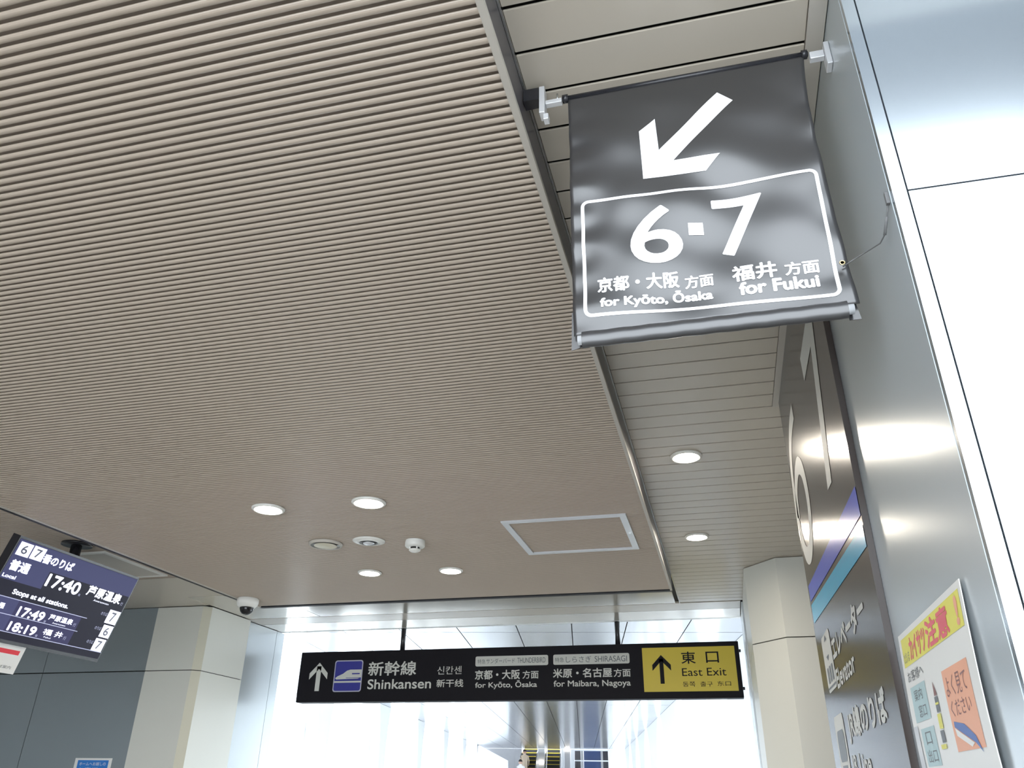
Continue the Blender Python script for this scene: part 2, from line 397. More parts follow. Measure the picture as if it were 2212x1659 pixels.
def half(z):
    P = [(FZ, 1.15), (0.0, 1.15), (0.6, 1.2), (1.1, 1.38), (1.5, 1.65), (1.8, 2.0), (HZ, 2.35)]
    for (a, p), (b, q) in zip(P, P[1:]):
        if z <= b: return p + (q - p) * (z - a) / (b - a)
    return P[-1][1]
zs = [FZ, 0.0, 0.3, 0.6, 0.85, 1.1, 1.3, 1.5, 1.65, 1.8, 1.92, HZ - 0.005]
def hall_col(uc, side):
    """white column whose sides flare out into the ceiling; slim on the overexposed side"""
    k = 1.0 if side > 0 else 0.30
    P = [(half(z) * k, z) for z in zs] + [(-half(z) * k, z) for z in reversed(zs)]
    v0 = HR if side > 0 else HL - 0.5
    return prism('hall_column', P, 0.5, lambda a, b, h: HU(v0 + h, uc + a, b), 'hall_white')
for k in range(7):
    uc = 12.15 + 5.5 * k
    tag(hall_col(uc, 1), 'white flared column between tall windows on the escalator hall wall behind the yellow exit panel', 'column', 'flared columns along the hall wall near the lift')
    tag(hall_col(uc, -1), 'white flared column between tall windows on the overexposed hall wall beside the sloping stair parapet', 'column', 'flared columns along the bright hall wall')
n = 0
for k in range(8):
    for side in (1, -1):
        n += 1
        v0 = HR + 0.3 if side > 0 else HL - 0.3
        uc = 9.4 + 5.5 * k
        wd = struct(thing('window_%d' % n, '', None, HU(v0, uc, FZ)), 'tall bright window of the hall')
        box('pane', v0 - 0.01, v0 + 0.01, uc - (1.58 if side > 0 else 2.38), uc + (1.58 if side > 0 else 2.30), FZ, HZ - 0.01, 'window_glass', wd, f=HU)
        box('mullion', v0 - 0.03, v0 + 0.03, uc + (1.585 if side > 0 else 2.305), uc + (1.62 if side > 0 else 2.34), FZ, HZ - 0.01, 'hall_white', wd, f=HU)
# far end: dark back wall with escalator wells, posts and a glazed lift front
struct(box('wall_far', HL - 1, HR + 1, HF + 2.6, HF + 2.8, FZ, HZ + 1.5, 'hall_grey', f=HU), 'dark wall at the far end of the hall')
fw = struct(thing('wall_front', '', None, HU(-4, HF, FZ)), 'grey wall beside the escalators at the far end of the hall')
box('wall_panel', HL - 1, -3.72, HF, HF + 0.2, FZ, HZ - 0.01, 'hall_grey', fw, f=HU)
box('wall_panel', 1.78, HR + 0.5, HF, HF + 0.2, FZ, HZ - 0.01, 'hall_white', fw, f=HU)
for i, (a, b, m, lab) in enumerate(((-3.70, -3.34, 'hall_grey', 'dark grey end post between the grey wall and the first escalator'), (-2.42, -2.06, 'hall_white', 'pale post with lamps between the two escalators'),
                           (-1.12, -0.98, 'hall_white', 'slim white post beside the second escalator'), (-0.96, -0.66, 'hall_grey', 'dark grey post between second escalator and glazed lift front'))):
    pp = thing('end_post', lab, 'post', HU(0.5 * (a + b), HF, FZ))
    box('shaft', a, b, HF - 0.1, HF + 0.25, FZ, HZ - 0.01, m, pp, f=HU)
    if i in (1, 3):
        box('wall_lamp', 0.5 * (a + b) - 0.14, 0.5 * (a + b) + 0.14, HF - 0.2, HF - 0.105, 1.28 if i == 1 else 1.9, 1.40 if i == 1 else 1.98, 'lamp_small', pp, f=HU)
def escalator(va, vb, label):
    t = thing('escalator', label, 'escalator', HU(0.5 * (va + vb), HF, FZ), 'escalators at the end of the hall')
    for i in range(18):
        z = FZ + 0.2 * (i + 1); u = HF - 4.6 + 0.33 * i
        s = box('step', va + 0.02, vb - 0.02, u, u + 0.36, z - 0.21, z, 'step_black', t, f=HU)
        box('step_edge', va + 0.02, vb - 0.02, u - 0.02, u - 0.001, z - 0.035, z, 'step_yellow', s, f=HU)
    for v in (va - 0.06, vb + 0.015):
        P = [(HF - 4.9, FZ), (HF + 1.2, FZ + 3.62), (HF + 1.2, FZ + 4.2 if False else HZ), (HF - 0.7, HZ - 0.25), (HF - 5.0, FZ + 0.9)]
        prism('balustrade', P, 0.045, lambda a, b, h, v=v: HU(v + h, a, b), 'steel_trim', t)
    return t
escalator(-3.26, -2.50, 'black escalator with yellow step edges carrying two people')
escalator(-1.95, -1.22, 'empty black escalator with yellow step edges beside the glazed lift front')
lf = thing('lift_front', 'blue glazed lift front in a pale frame at the hall end', 'lift', HU(0.5, HF, FZ))
for a, b in ((-0.62, -0.42), (1.44, 1.70)): box('frame_post', a, b, HF - 0.15, HF + 0.05, FZ, HZ - 0.02, 'hall_white', lf, f=HU)
for z in (1.96, 1.44, 0.9): box('frame_rail', -0.42, 1.44, HF - 0.12, HF + 0.02, z - 0.03, z + 0.03, 'hall_white', lf, f=HU)
for a, b, m in ((-0.40, -0.08, 'glass_dark'), (0.10, 1.02, 'glass_blue'), (1.14, 1.42, 'glass_dark')):
    box('pane', a, b, HF - 0.05, HF - 0.03, FZ, 1.93, m, lf, f=HU)
for v in (0.0, 1.08): box('frame_mullion', v - 0.06, v + 0.06, HF - 0.10, HF, FZ, 1.93, 'hall_grey', lf, f=HU)
# sloping stair parapet in front of the grey wall
sp = thing('stair_parapet', 'white sloping stair parapet rising along the bright hall wall', 'parapet', HU(-4.6, HF - 3, FZ))
prism('parapet_wall', [(-5.38, FZ), (-3.80, FZ), (-3.80, 1.22), (-5.38, 1.98)], 0.2, lambda a, b, h: HU(a, HF - 3.4 + h, b), 'hall_white', sp)
prism('handrail', [(-5.38, 1.99), (-3.80, 1.23), (-3.80, 1.30), (-5.30, 2.0)], 0.28, lambda a, b, h: HU(a, HF - 3.44 + h, b), 'steel_white', sp)

def person(label, v, u, zfoot, top, hgt, turn):
    t = thing('person', label, 'person', HU(v, u, zfoot))
    s = hgt / 1.70
    J = [((0, 0, 0.95), 0.155), ((0, 0, 1.18), 0.15), ((0, 0, 1.38), 0.16), ((0, 0.0, 1.47), 0.06), ((0, 0.01, 1.54), 0.075), ((0, 0.02, 1.63), 0.085),
         ((0.19, 0, 1.38), 0.06), ((0.24, 0.02, 1.12), 0.047), ((0.20, 0.16, 0.95), 0.038), ((0.19, 0.22, 0.90), 0.035),
         ((-0.19, 0, 1.38), 0.06), ((-0.25, 0.0, 1.12), 0.047), ((-0.24, 0.08, 0.88), 0.038), ((-0.24, 0.10, 0.80), 0.035),
         ((0.09, 0, 0.88), 0.10), ((0.10, 0.02, 0.48), 0.068), ((0.10, 0, 0.09), 0.045), ((0.10, 0.14, 0.04), 0.04),
         ((-0.09, 0, 0.88), 0.10), ((-0.10, 0.02, 0.48), 0.068), ((-0.10, -0.01, 0.09), 0.045), ((-0.10, 0.13, 0.04), 0.04)]
    E = [(0, 1), (1, 2), (2, 3), (3, 4), (4, 5), (2, 6), (6, 7), (7, 8), (8, 9), (2, 10), (10, 11), (11, 12), (12, 13), (0, 14), (14, 15), (15, 16), (16, 17), (0, 18), (18, 19), (19, 20), (20, 21)]
    me = bpy.data.meshes.new('body'); me.from_pydata([(p[0] * s, p[1] * s, p[2] * s) for p, r in J], E, [])
    b = bpy.data.objects.new('body', me); C.objects.link(b); me.materials.append(MATS[top]); me.materials.append(MATS['skin'])
    md = b.modifiers.new('skin', 'SKIN'); 
    for i, (p, r) in enumerate(J): me.skin_vertices[0].data[i].radius = (r * s, r * s * 0.85)
    me.skin_vertices[0].data[0].use_root = True
    b.modifiers.new('smooth', 'SUBSURF').levels = 1
    b.parent = t
    for nm, zz, rr, m in (('head', 1.60, 0.098, 'skin'), ('hair', 1.632, 0.103, 'hair')):
        pr = [(0.001, -rr * 1.2)] + [(rr * math.sin(a), -rr * 1.2 * math.cos(a)) for a in [0.3 * i for i in range(1, 10)]] + [(0.001, rr * 1.2)]
        if nm == 'hair': pr = [(rr * math.sin(a), -rr * 1.1 * math.cos(a)) for a in [1.5 + 0.18 * i for i in range(9)]] + [(0.001, rr * 1.1)]
        h = lathe(nm, (0, (0.02 if nm == 'head' else 0.0) * s, zz * s), [(a * s, z * s) for a, z in pr], m, None, n=16); h.parent = t
    t.rotation_euler = (0, 0, turn)
    return t
person('person in beige clothes riding up the escalator', -3.05, HF - 1.80, FZ + 1.80, 'cloth_beige', 1.62, TH)
person('person in a white top riding lower on the escalator', -3.20, HF - 2.80, FZ + 1.20, 'cloth_white', 1.70, TH)

# ================================================================== CEILING FITTINGS
def downlight(loc, r, label, group):
    t = thing('downlight', label, 'downlight', loc, group)
    x, y, z = loc
    lathe('trim_ring', (x, y, z), [(r * 0.77, -0.003), (r * 0.79, -0.010), (r * 0.90, -0.012), (r, -0.006), (r, -0.0005), (r * 0.77, -0.0005)], 'white_plastic', t)
    lathe('lens', (x, y, z), [(0.001, -0.008), (r * 0.5, -0.0075), (r * 0.76, -0.005), (r * 0.76, -0.001), (0.001, -0.001)], 'lamp', t)
    return t
g1 = 'downlights in the slatted ceiling'
downlight((-1.987, 3.134, RZ), 0.076, 'round lit downlight in slatted ceiling beyond the ivory speaker, away from the exit sign', g1)
downlight((-1.486, 3.144, RZ), 0.078, 'round lit downlight in slatted ceiling beyond the smoke detector, its trim ring showing', g1)
downlight((-2.010, 4.365, RZ), 0.072, 'round lit downlight in the slatted ceiling between the ivory speaker and the dark end gap', g1)
downlight((-1.510, 4.406, RZ), 0.072, 'round lit downlight in the slatted ceiling between smoke detector and exit sign', g1)
g2 = 'downlights in the flat panel ceiling'
downlight((-0.065, 3.140, CZ), 0.066, 'round lit downlight in the flat panel strip, the one closer to the banner', g2)
downlight((-0.0725, 4.334, CZ), 0.066, 'round lit downlight in the flat panel strip, the one closer to the cream column', g2)
t = thing('ceiling_speaker', 'round ivory ceiling speaker with flat grille in the slatted ceiling', 'speaker', (-1.99, 3.735, RZ))
lathe('rim', (-1.99, 3.735, RZ), [(0.078, -0.014), (0.086, -0.012), (0.090, -0.005), (0.090, -0.0005), (0.078, -0.0005)], 'trim_beige', t)
lathe('grille', (-1.99, 3.735, RZ), [(0.001, -0.0145), (0.06, -0.014), (0.0775, -0.0125), (0.0775, -0.001), (0.001, -0.001)], 'ivory_plastic', t)
t = thing('ceiling_sensor', 'round white ceiling plate with small centre lens beside the smoke detector', 'sensor', (-1.741, 3.732, RZ))
lathe('plate', (-1.741, 3.732, RZ), [(0.050, -0.013), (0.066, -0.010), (0.085, -0.004), (0.085, -0.0005), (0.001, -0.0005)], 'white_plastic', t)
lathe('centre_lens', (-1.741, 3.732, RZ), [(0.001, -0.022), (0.018, -0.020), (0.030, -0.0155), (0.030, -0.0135), (0.001, -0.0135)], 'steel_white', t)
t = thing('smoke_detector', 'white smoke detector standing proud of the slatted ceiling', 'detector', (-1.50, 3.78, RZ))
lathe('base', (-1.50, 3.78, RZ), [(0.050, -0.0005), (0.052, -0.012), (0.052, -0.030), (0.046, -0.036), (0.001, -0.036)], 'white_plastic', t)
lathe('neck', (-1.50, 3.78, RZ), [(0.024, -0.0365), (0.024, -0.047), (0.001, -0.047)], 'joint_dark', t, n=20)
lathe('cap', (-1.50, 3.78, RZ), [(0.030, -0.0475), (0.030, -0.053), (0.020, -0.060), (0.001, -0.061)], 'white_plastic', t)
for i in range(4):
    a = math.pi / 4 + i * math.pi / 2; x, y = -1.50 + 0.027 * math.cos(a), 3.78 + 0.027 * math.sin(a)
    box('rib', x - 0.003, x + 0.003, y - 0.003, y + 0.003, RZ - 0.0475, RZ - 0.0365, 'white_plastic', t)
hx0, hx1, hy0, hy1 = hatch
t = thing('access_hatch', 'square ceiling hatch with pale frame filled with slats', 'hatch', (0.5 * (hx0 + hx1), 0.5 * (hy0 + hy1), RZ))
fwd = 0.032
for a in ((hx0, hx1, hy0, hy0 + fwd), (hx0, hx1, hy1 - fwd, hy1), (hx0, hx0 + fwd, hy0 + fwd + 0.0005, hy1 - fwd - 0.0005), (hx1 - fwd, hx1, hy0 + fwd + 0.0005, hy1 - fwd - 0.0005)):
    box('frame_bar', *a, RZ - 0.007, RZ - 0.0004, 'steel_white', t)
box('latch', hx1 - 0.022, hx1 - 0.008, 3.84, 3.855, RZ - 0.010, RZ - 0.0075, 'steel_trim', t)
# dome camera at the raft corner
dc = (-3.15, 4.90, RZ)
t = thing('dome_camera', 'white dome security camera at the corner of the slatted ceiling', 'camera', dc)
lathe('housing', dc, [(0.066, -0.0005), (0.074, -0.006), (0.074, -0.03), (0.070, -0.042), (0.062, -0.055), (0.052, -0.062), (0.001, -0.062)], 'white_plastic', t)
lathe('dome', dc, [(0.046, -0.0625), (0.046, -0.072), (0.040, -0.090), (0.028, -0.104), (0.012, -0.111), (0.001, -0.112)], 'dome_smoke', t)
# return air grille on the left ceiling
t = thing('air_grille', 'pale framed ceiling air panel beyond the dropped raft, partly behind the display', 'grille', (-3.87, 4.25, CZ))
for a in ((-4.17, -3.565, 3.94, 3.965), (-4.17, -3.565, 4.525, 4.55), (-4.17, -4.145, 3.9655, 4.5245), (-3.59, -3.565, 3.9655, 4.5245)):
    box('frame_bar', *a, CZ - 0.010, CZ - 0.0005, 'white_plastic', t)
box('panel', -4.144, -3.591, 3.966, 4.524, CZ - 0.006, CZ - 0.0005, 'trim_beige', t)

# ================================================================== BANNER
BY = 1.10
def wave(x, z):
    u = (x + 0.183) / 0.438; s = (z - 0.64) / 0.56
    e = 0.0035 * math.sin(13 * x + 9 * z + 0.4) + 0.0028 * math.sin(29 * x - 17 * z + 1.1) + 0.0016 * math.sin(47 * z + 22 * x)
    e += 0.0022 * math.exp(-((u) / 0.09) ** 2) * math.sin(95 * z) * (1 if 0 < s < 1 else 0)
    e += 0.0018 * math.exp(-((1 - u) / 0.07) ** 2) * math.sin(70 * z + 1)
    e += 0.006 * math.exp(-((x - 0.06 + 0.5 * (z - 0.95)) / 0.05) ** 2) * math.exp(-((z - 0.93) / 0.12) ** 2)
    e -= 0.005 * math.exp(-((x + 0.10 - 0.4 * (z - 0.9)) / 0.04) ** 2) * math.exp(-((z - 0.90) / 0.10) ** 2)
    fade = min(1, max(0, (1.2 - z) / 0.12)) * min(1, max(0, (z - 0.655) / 0.06))
    return e * fade
bn = thing('hanging_banner', 'black vinyl platform banner with white arrow and numbers 6 and 7', 'banner', (0.036, BY, 0.63))
nx, nz = 66, 84
V, F = [], []
for j in range(nz + 1):
    for i in range(nx + 1):
        s = j / nz; z = 0.662 + (1.203 - 0.662) * s + 0.003 * (1 - s) * math.sin(i / nx * 3.1)
        x0 = -0.1838; x1 = 0.2555 - 0.012 * math.sin(math.pi * (1 - s) ** 0.7) * (1 - s * 0.2)
        x = x0 + (x1 - x0) * i / nx
        V.append((x, BY + wave(x, z), z))
for j in range(nz):
    for i in range(nx): F.append((j * (nx + 1) + i, j * (nx + 1) + i + 1, (j + 1) * (nx + 1) + i + 1, (j + 1) * (nx + 1) + i))
sh = mesh_obj('vinyl_sheet', V, F, 'banner_vinyl', bn, smooth=True)
md = sh.modifiers.new('thickness', 'SOLIDIFY'); md.thickness = 0.0009; md.offset = 1
# bottom pocket: the sheet wraps a flattened pipe; outer sleeve and end flaps
V, F = [], []
n = 18; ms = 30
for i in range(ms + 1):
    x = -0.170 + (0.236 + 0.170) * i / ms
    for k in range(n):
        a = 2 * math.pi * k / n
        V.append((x, BY - 0.004 + 0.010 * math.cos(a), 0.6515 + 0.0005 * math.sin(i * 1.7) + 0.0145 * math.sin(a)))
for i in range(ms):
    for k in range(n): F.append((i * n + k, i * n + (k + 1) % n, (i + 1) * n + (k + 1) % n, (i + 1) * n + k))
mesh_obj('bottom_pocket', V, F, 'banner_vinyl', bn, smooth=True)
tube('bottom_pipe', [(-0.177, BY - 0.004, 0.6515), (0.245, BY - 0.004, 0.6515)], 0.008, 'steel_white', bn, n=14)
prism('end_flap', [(-0.188, 0.715), (-0.172, 0.70), (-0.163, 0.648), (-0.190, 0.641)], 0.0012, lambda a, b, h: (a, BY + 0.0085 + h, b), 'banner_vinyl', bn)
prism('end_flap', [(0.236, 0.70), (0.2455, 0.72), (0.2555, 0.640), (0.238, 0.640)], 0.0012, lambda a, b, h: (a, BY + 0.0085 + h, b), 'banner_vinyl', bn)
tube('top_rod', [(-0.192, BY + 0.001, 1.205), (0.262, BY + 0.001, 1.205)], 0.0055, 'black_plastic', bn, n=12)
for x0, x1 in ((-0.1945, -0.1835), (0.2505, 0.2605)):
    tube('rod_cap', [(x0, BY + 0.001, 1.205), (x1, BY + 0.001, 1.205)], 0.0085, 'black_plastic', bn, n=12)
def ban(a, b, h=0): return (a, BY + wave(a, b) - 0.0016 - h, b)
def densify(P, d=0.006):
    out = []
    for (a, b), (c, e) in zip(P, P[1:] + P[:1]):
        m = max(1, int(math.hypot(c - a, e - b) / d)); out += [(a + (c - a) * i / m, b + (e - b) * i / m) for i in range(m)]
    return out
ar = [(0.0943, 1.146), (0.1192, 1.1173), (0.0036, 1.0048), (0.0842, 0.9975), (0.0572, 0.9685), (-0.0519, 0.9743), (-0.0525, 1.0843), (-0.022, 1.1099), (-0.020, 1.034)]
def strips(P0, P1, nseg, nw=3):
    V, F = [], []
    for i in range(nseg + 1):
        for j in range(nw + 1):
            t = i / nseg; s = j / nw
            a = [P0[0][q] + (P0[1][q] - P0[0][q]) * t for q in (0, 1)]; b = [P1[0][q] + (P1[1][q] - P1[0][q]) * t for q in (0, 1)]
            V.append((a[0] + (b[0] - a[0]) * s, a[1] + (b[1] - a[1]) * s))
    for i in range(nseg):
        for j in range(nw): F.append((i * (nw + 1) + j, i * (nw + 1) + j + 1, (i + 1) * (nw + 1) + j + 1, (i + 1) * (nw + 1) + j))
    return V, F
VV, FF = [], []
for P0, P1, ns in (((ar[0], ar[8]), (ar[1], ar[2]), 16), ((ar[7], ar[8]), (ar[6], ar[5]), 12), ((ar[8], ar[5]), (ar[2], ar[4]), 12), ((ar[2], ar[2]), (ar[3], ar[4]), 10)):
    V, F = strips(P0, P1, ns); k = len(VV); VV += [ban(a, b) for a, b in V]; FF += [tuple(i + k for i in q) for q in F]
ao = mesh_obj('arrow', VV, FF, 'print_white', bn)
# rounded frame line
def ring(a0, a1, b0, b1, r, t, m, parent, f, d=None, name='frame_line'):
    O = rrect(a0, a1, b0, b1, r, 8); I = rrect(a0 + t, a1 - t, b0 + t, b1 - t, max(r - t, 0.001), 8)
    if d:
        def dn(P):
            out = []
            for i in range(len(P)):
                p, q = P[i], P[(i + 1) % len(P)]; mm = 24 if math.hypot(q[0] - p[0], q[1] - p[1]) > d else 1
                out += [(p[0] + (q[0] - p[0]) * j / mm, p[1] + (q[1] - p[1]) * j / mm) for j in range(mm)]
            return out
        O, I = dn(O), dn(I)
    n = min(len(O), len(I)); V = [f(*p) for p in O[:n]] + [f(*p) for p in I[:n]]
    F = [(i, (i + 1) % n, (i + 1) % n + n, i + n) for i in range(n)]
    return mesh_obj(name, V, F, m, parent)
def skew(f):      # the frame's top edge runs a little low on its far end, as it hangs
    return lambda a, b, h=0: f(a, b - 0.030 * (a + 0.165) / 0.4 * 0.45, h)
ring(-0.1655, 0.2345, 0.6925, 0.9425, 0.014, 0.0060, 'print_white', bn, skew(ban), d=0.05)
text('6', -0.080, 0.003, 0.786, 0.904, ban, 'print_white', bn, bold=0.0022, name='numeral')
text('7', 0.060, 0.140, 0.7845, 0.901, ban, 'print_white', bn, bold=0.0016, name='numeral')
sheet('separator', [[(0.0168, 0.8607), (0.0409, 0.8576), (0.0409, 0.8338), (0.0163, 0.8365)]], ban, 'print_white', bn)
text('京都・大阪', -0.1405, -0.008, 0.736, 0.7655, skew(lambda a, b, h=0: ban(a, b + 0.004, h)), 'print_white', bn, bold=0.0009)
text('方面', 0.002, 0.0465, 0.731, 0.7545, lambda a, b, h=0: ban(a, b - 0.001, h), 'print_white', bn, bold=0.0007)
text('for Kyōto, Ōsaka', -0.137, 0.0425, 0.7035, 0.7305, lambda a, b, h=0: ban(a, b - 0.004 * (a + 0.137) / 0.18, h), 'print_white', bn, bold=0.0010)
text('福井', 0.0775, 0.145, 0.7295, 0.7600, lambda a, b, h=0: ban(a, b - 0.001, h), 'print_white', bn, bold=0.0010)
text('方面', 0.158, 0.209, 0.7290, 0.7525, ban, 'print_white', bn, bold=0.0008)
text('for Fukui', 0.0855, 0.2045, 0.7025, 0.7245, ban, 'print_white', bn, bold=0.0013)
# brackets that carry the rod
lb = thing('banner_bracket', 'white steel bracket clamped to the raft edge, holding the banner rod', 'bracket', (-0.23, BY, 1.2), 'brackets of the black banner')
box('clamp_plate', -0.2395, -0.2285, BY - 0.012, BY + 0.012, 1.168, CZ - 0.012, 'steel_white', lb, bev=0.001)
box('hook', -0.232, -0.222, BY - 0.008, BY + 0.008, 1.153, 1.1675, 'steel_white', lb, bev=0.001)
box('arm', -0.228, -0.1955, BY - 0.0055, BY + 0.0065, 1.1945, 1.2045, 'steel_white', lb, bev=0.001)
box('magnet_foot', -0.2710, -0.2400, BY - 0.012, BY + 0.012, 1.205, 1.236, 'black_plastic', lb)
tube('screw', [(-0.205, BY, 1.2046), (-0.205, BY, 1.2215)], 0.002, 'steel_trim', lb)
rb = thing('banner_bracket', 'white steel bracket fixed to the pillar side, holding the banner rod', 'bracket', (0.30, BY, 1.19), 'brackets of the black banner')
box('clamp_plate', 0.2885, 0.2975, BY - 0.012, BY + 0.012, 1.160, 1.215, 'steel_white', rb, bev=0.001)
box('arm', 0.2635, 0.288, BY - 0.0055, BY + 0.0065, 1.186, 1.203, 'steel_white', rb, bev=0.001)
# tie cord from the banner edge to the pillar corner
ct = thing('tie_cord', 'thin dark tie cord from the banner edge to the pillar side', 'cord', (0.28, 1.08, 0.75))
tube('cord_line', [(0.2425, 1.098, 0.731), (0.258, 1.092, 0.737), (0.276, 1.075, 0.738), (0.286, 1.035, 0.722), (0.290, 1.010, 0.722), (0.2935, 0.995, 0.745), (0.2962, 0.987, 0.757)], 0.0011, 'cord', ct, n=6)
tube('knot', [(0.2885, 1.014, 0.720), (0.2910, 1.004, 0.732), (0.2925, 0.998, 0.740)], 0.0022, 'cord', ct, n=8)
lathe('eyelet', (0.2405, BY - 0.0135, 0.731), [(0.0020, 0), (0.0038, -0.0012), (0.0048, 0.0002), (0.0038, 0.001), (0.0020, 0.0008), (0.0020, 0)], 'brass', ct, n=20, axis='y')
box('anchor', 0.2930, 0.2978, 0.983, 0.989, 0.753, 0.773, 'cord', ct)

# ================================================================== HANGING DIRECTION SIGN
SYY = 6.69
es = thing('direction_sign', 'long black hanging direction sign with yellow exit panel', 'sign', (-1.77, SYY, 0.648))
box('sign_body', -3.667, 0.127, SYY, SYY + 0.12, 0.648, 1.067, 'sign_black', es, bev=0.006)
def sg(a, b, h=0): return (a, SYY - 0.0012 - h, b)
for x in (-2.722, -0.828):
    tube('hanging_pole', [(x, SYY + 0.05, 1.067), (x, SYY + 0.05, 1.262)], 0.022, 'black_plastic', es, n=16)
for z in (0.72, 1.0): tube('side_bolt', [(0.1272, SYY + 0.05, z), (0.142, SYY + 0.05, z)], 0.012, 'black_plastic', es, n=10)
def arrow_poly(cx, z0, z1, hw, hh, st, ht):
    # upright arrow with open chevron head
    return [[(cx - st, z0), (cx + st, z0), (cx + st, z1 - 0.03), (cx - st, z1 - 0.03)],
            [(cx, z1), (cx - hw, z1 - hh), (cx - hw, z1 - hh - ht), (cx, z1 - ht)], [(cx, z1), (cx, z1 - ht), (cx + hw, z1 - hh - ht), (cx + hw, z1 - hh)]]
sheet('arrow', arrow_poly(-3.476, 0.739, 0.975, 0.087, 0.088, 0.021, 0.052), sg, 'sign_letter', es)
# bullet train pictogram
ic = sheet('train_icon', [rrect(-3.326, -3.058, 0.729, 0.990, 0.022)], sg, 'icon_border', es)
sheet('icon_field', [rrect(-3.317, -3.067, 0.738, 0.981, 0.017)], lambda a, b: sg(a, b, 0.0006), 'sign_navy', ic)
sheet('icon_train', [[(-3.312, 0.842), (-3.29, 0.858), (-3.24, 0.878), (-3.205, 0.903), (-3.175, 0.911), (-3.067, 0.911), (-3.067, 0.846), (-3.10, 0.836), (-3.30, 0.832)],
                     rect(-3.317, -3.067, 0.804, 0.818)], lambda a, b: sg(a, b, 0.0010), 'sign_letter', ic)
sheet('icon_window', [rect(-3.155, -3.082, 0.872, 0.882), rect(-3.21, -3.067, 0.8415, 0.8455)], lambda a, b: sg(a, b, 0.0014), 'sign_navy', ic)
text('新幹線', -3.003, -2.563, 0.858, 0.972, sg, 'sign_letter', es, bold=0.0022)
text('Shinkansen', -2.998, -2.421, 0.749, 0.826, sg, 'sign_letter', es, bold=0.0018)
text('신칸센', -2.370, -2.153, 0.858, 0.923, sg, 'sign_letter', es)
text('新干线', -2.370, -2.134, 0.756, 0.817, sg, 'sign_letter', es, bold=0.001)
for a0, a1 in ((-2.033, -1.405), (-1.362, -0.734)):
    sheet('name_plate', [rrect(a0, a1, 0.9155, 0.996, 0.014)], sg, 'sign_letter', es)
def sg2(a, b, h=0): return sg(a, b, 0.0008 + h)
text('特急', -2.014, -1.945, 0.937, 0.972, sg2, 'ink_dark', es); text('サンダーバード', -1.938, -1.690, 0.936, 0.977, sg2, 'ink_dark', es)
text('THUNDERBIRD', -1.668, -1.428, 0.936, 0.977, sg2, 'ink_dark', es)
text('特急', -1.347, -1.273, 0.936, 0.972, sg2, 'ink_dark', es); text('しらさぎ', -1.256, -1.045, 0.932, 0.980, sg2, 'ink_dark', es)
text('SHIRASAGI', -1.017, -0.754, 0.932, 0.977, sg2, 'ink_dark', es)
text('京都・大阪', -2.032, -1.646, 0.812, 0.884, sg, 'sign_letter', es, bold=0.0018); text('方面', -1.622, -1.488, 0.813, 0.874, sg, 'sign_letter', es, bold=0.001)
text('for Kyōto, Ōsaka', -2.028, -1.501, 0.735, 0.800, sg, 'sign_letter', es, bold=0.001)
text('米原・名古屋', -1.364, -0.881, 0.815, 0.884, sg, 'sign_letter', es, bold=0.0018); text('方面', -0.866, -0.732, 0.815, 0.875, sg, 'sign_letter', es, bold=0.001)
text('for Maibara, Nagoya', -1.360, -0.735, 0.733, 0.792, sg, 'sign_letter', es, bold=0.001)
yp = sheet('exit_panel', [rect(-0.630, 0.093, 0.698, 1.031)], sg, 'sign_yellow', es)
sheet('exit_arrow', arrow_poly(-0.482, 0.757, 0.974, 0.073, 0.075, 0.016, 0.045), sg2, 'sign_black', yp)
text('東', -0.323, -0.213, 0.904, 0.994, sg2, 'sign_black', yp, bold=0.001); text('口', -0.131, -0.034, 0.908, 0.990, sg2, 'sign_black', yp, bold=0.001)
text('East Exit', -0.325, 0.014, 0.811, 0.870, sg2, 'sign_black', yp)
text('동쪽', -0.327, -0.230, 0.732, 0.769, sg2, 'sign_black', yp); text('출구', -0.192, -0.098, 0.732, 0.769, sg2, 'sign_black', yp); text('东口', -0.062, 0.040, 0.735, 0.770, sg2, 'sign_black', yp)

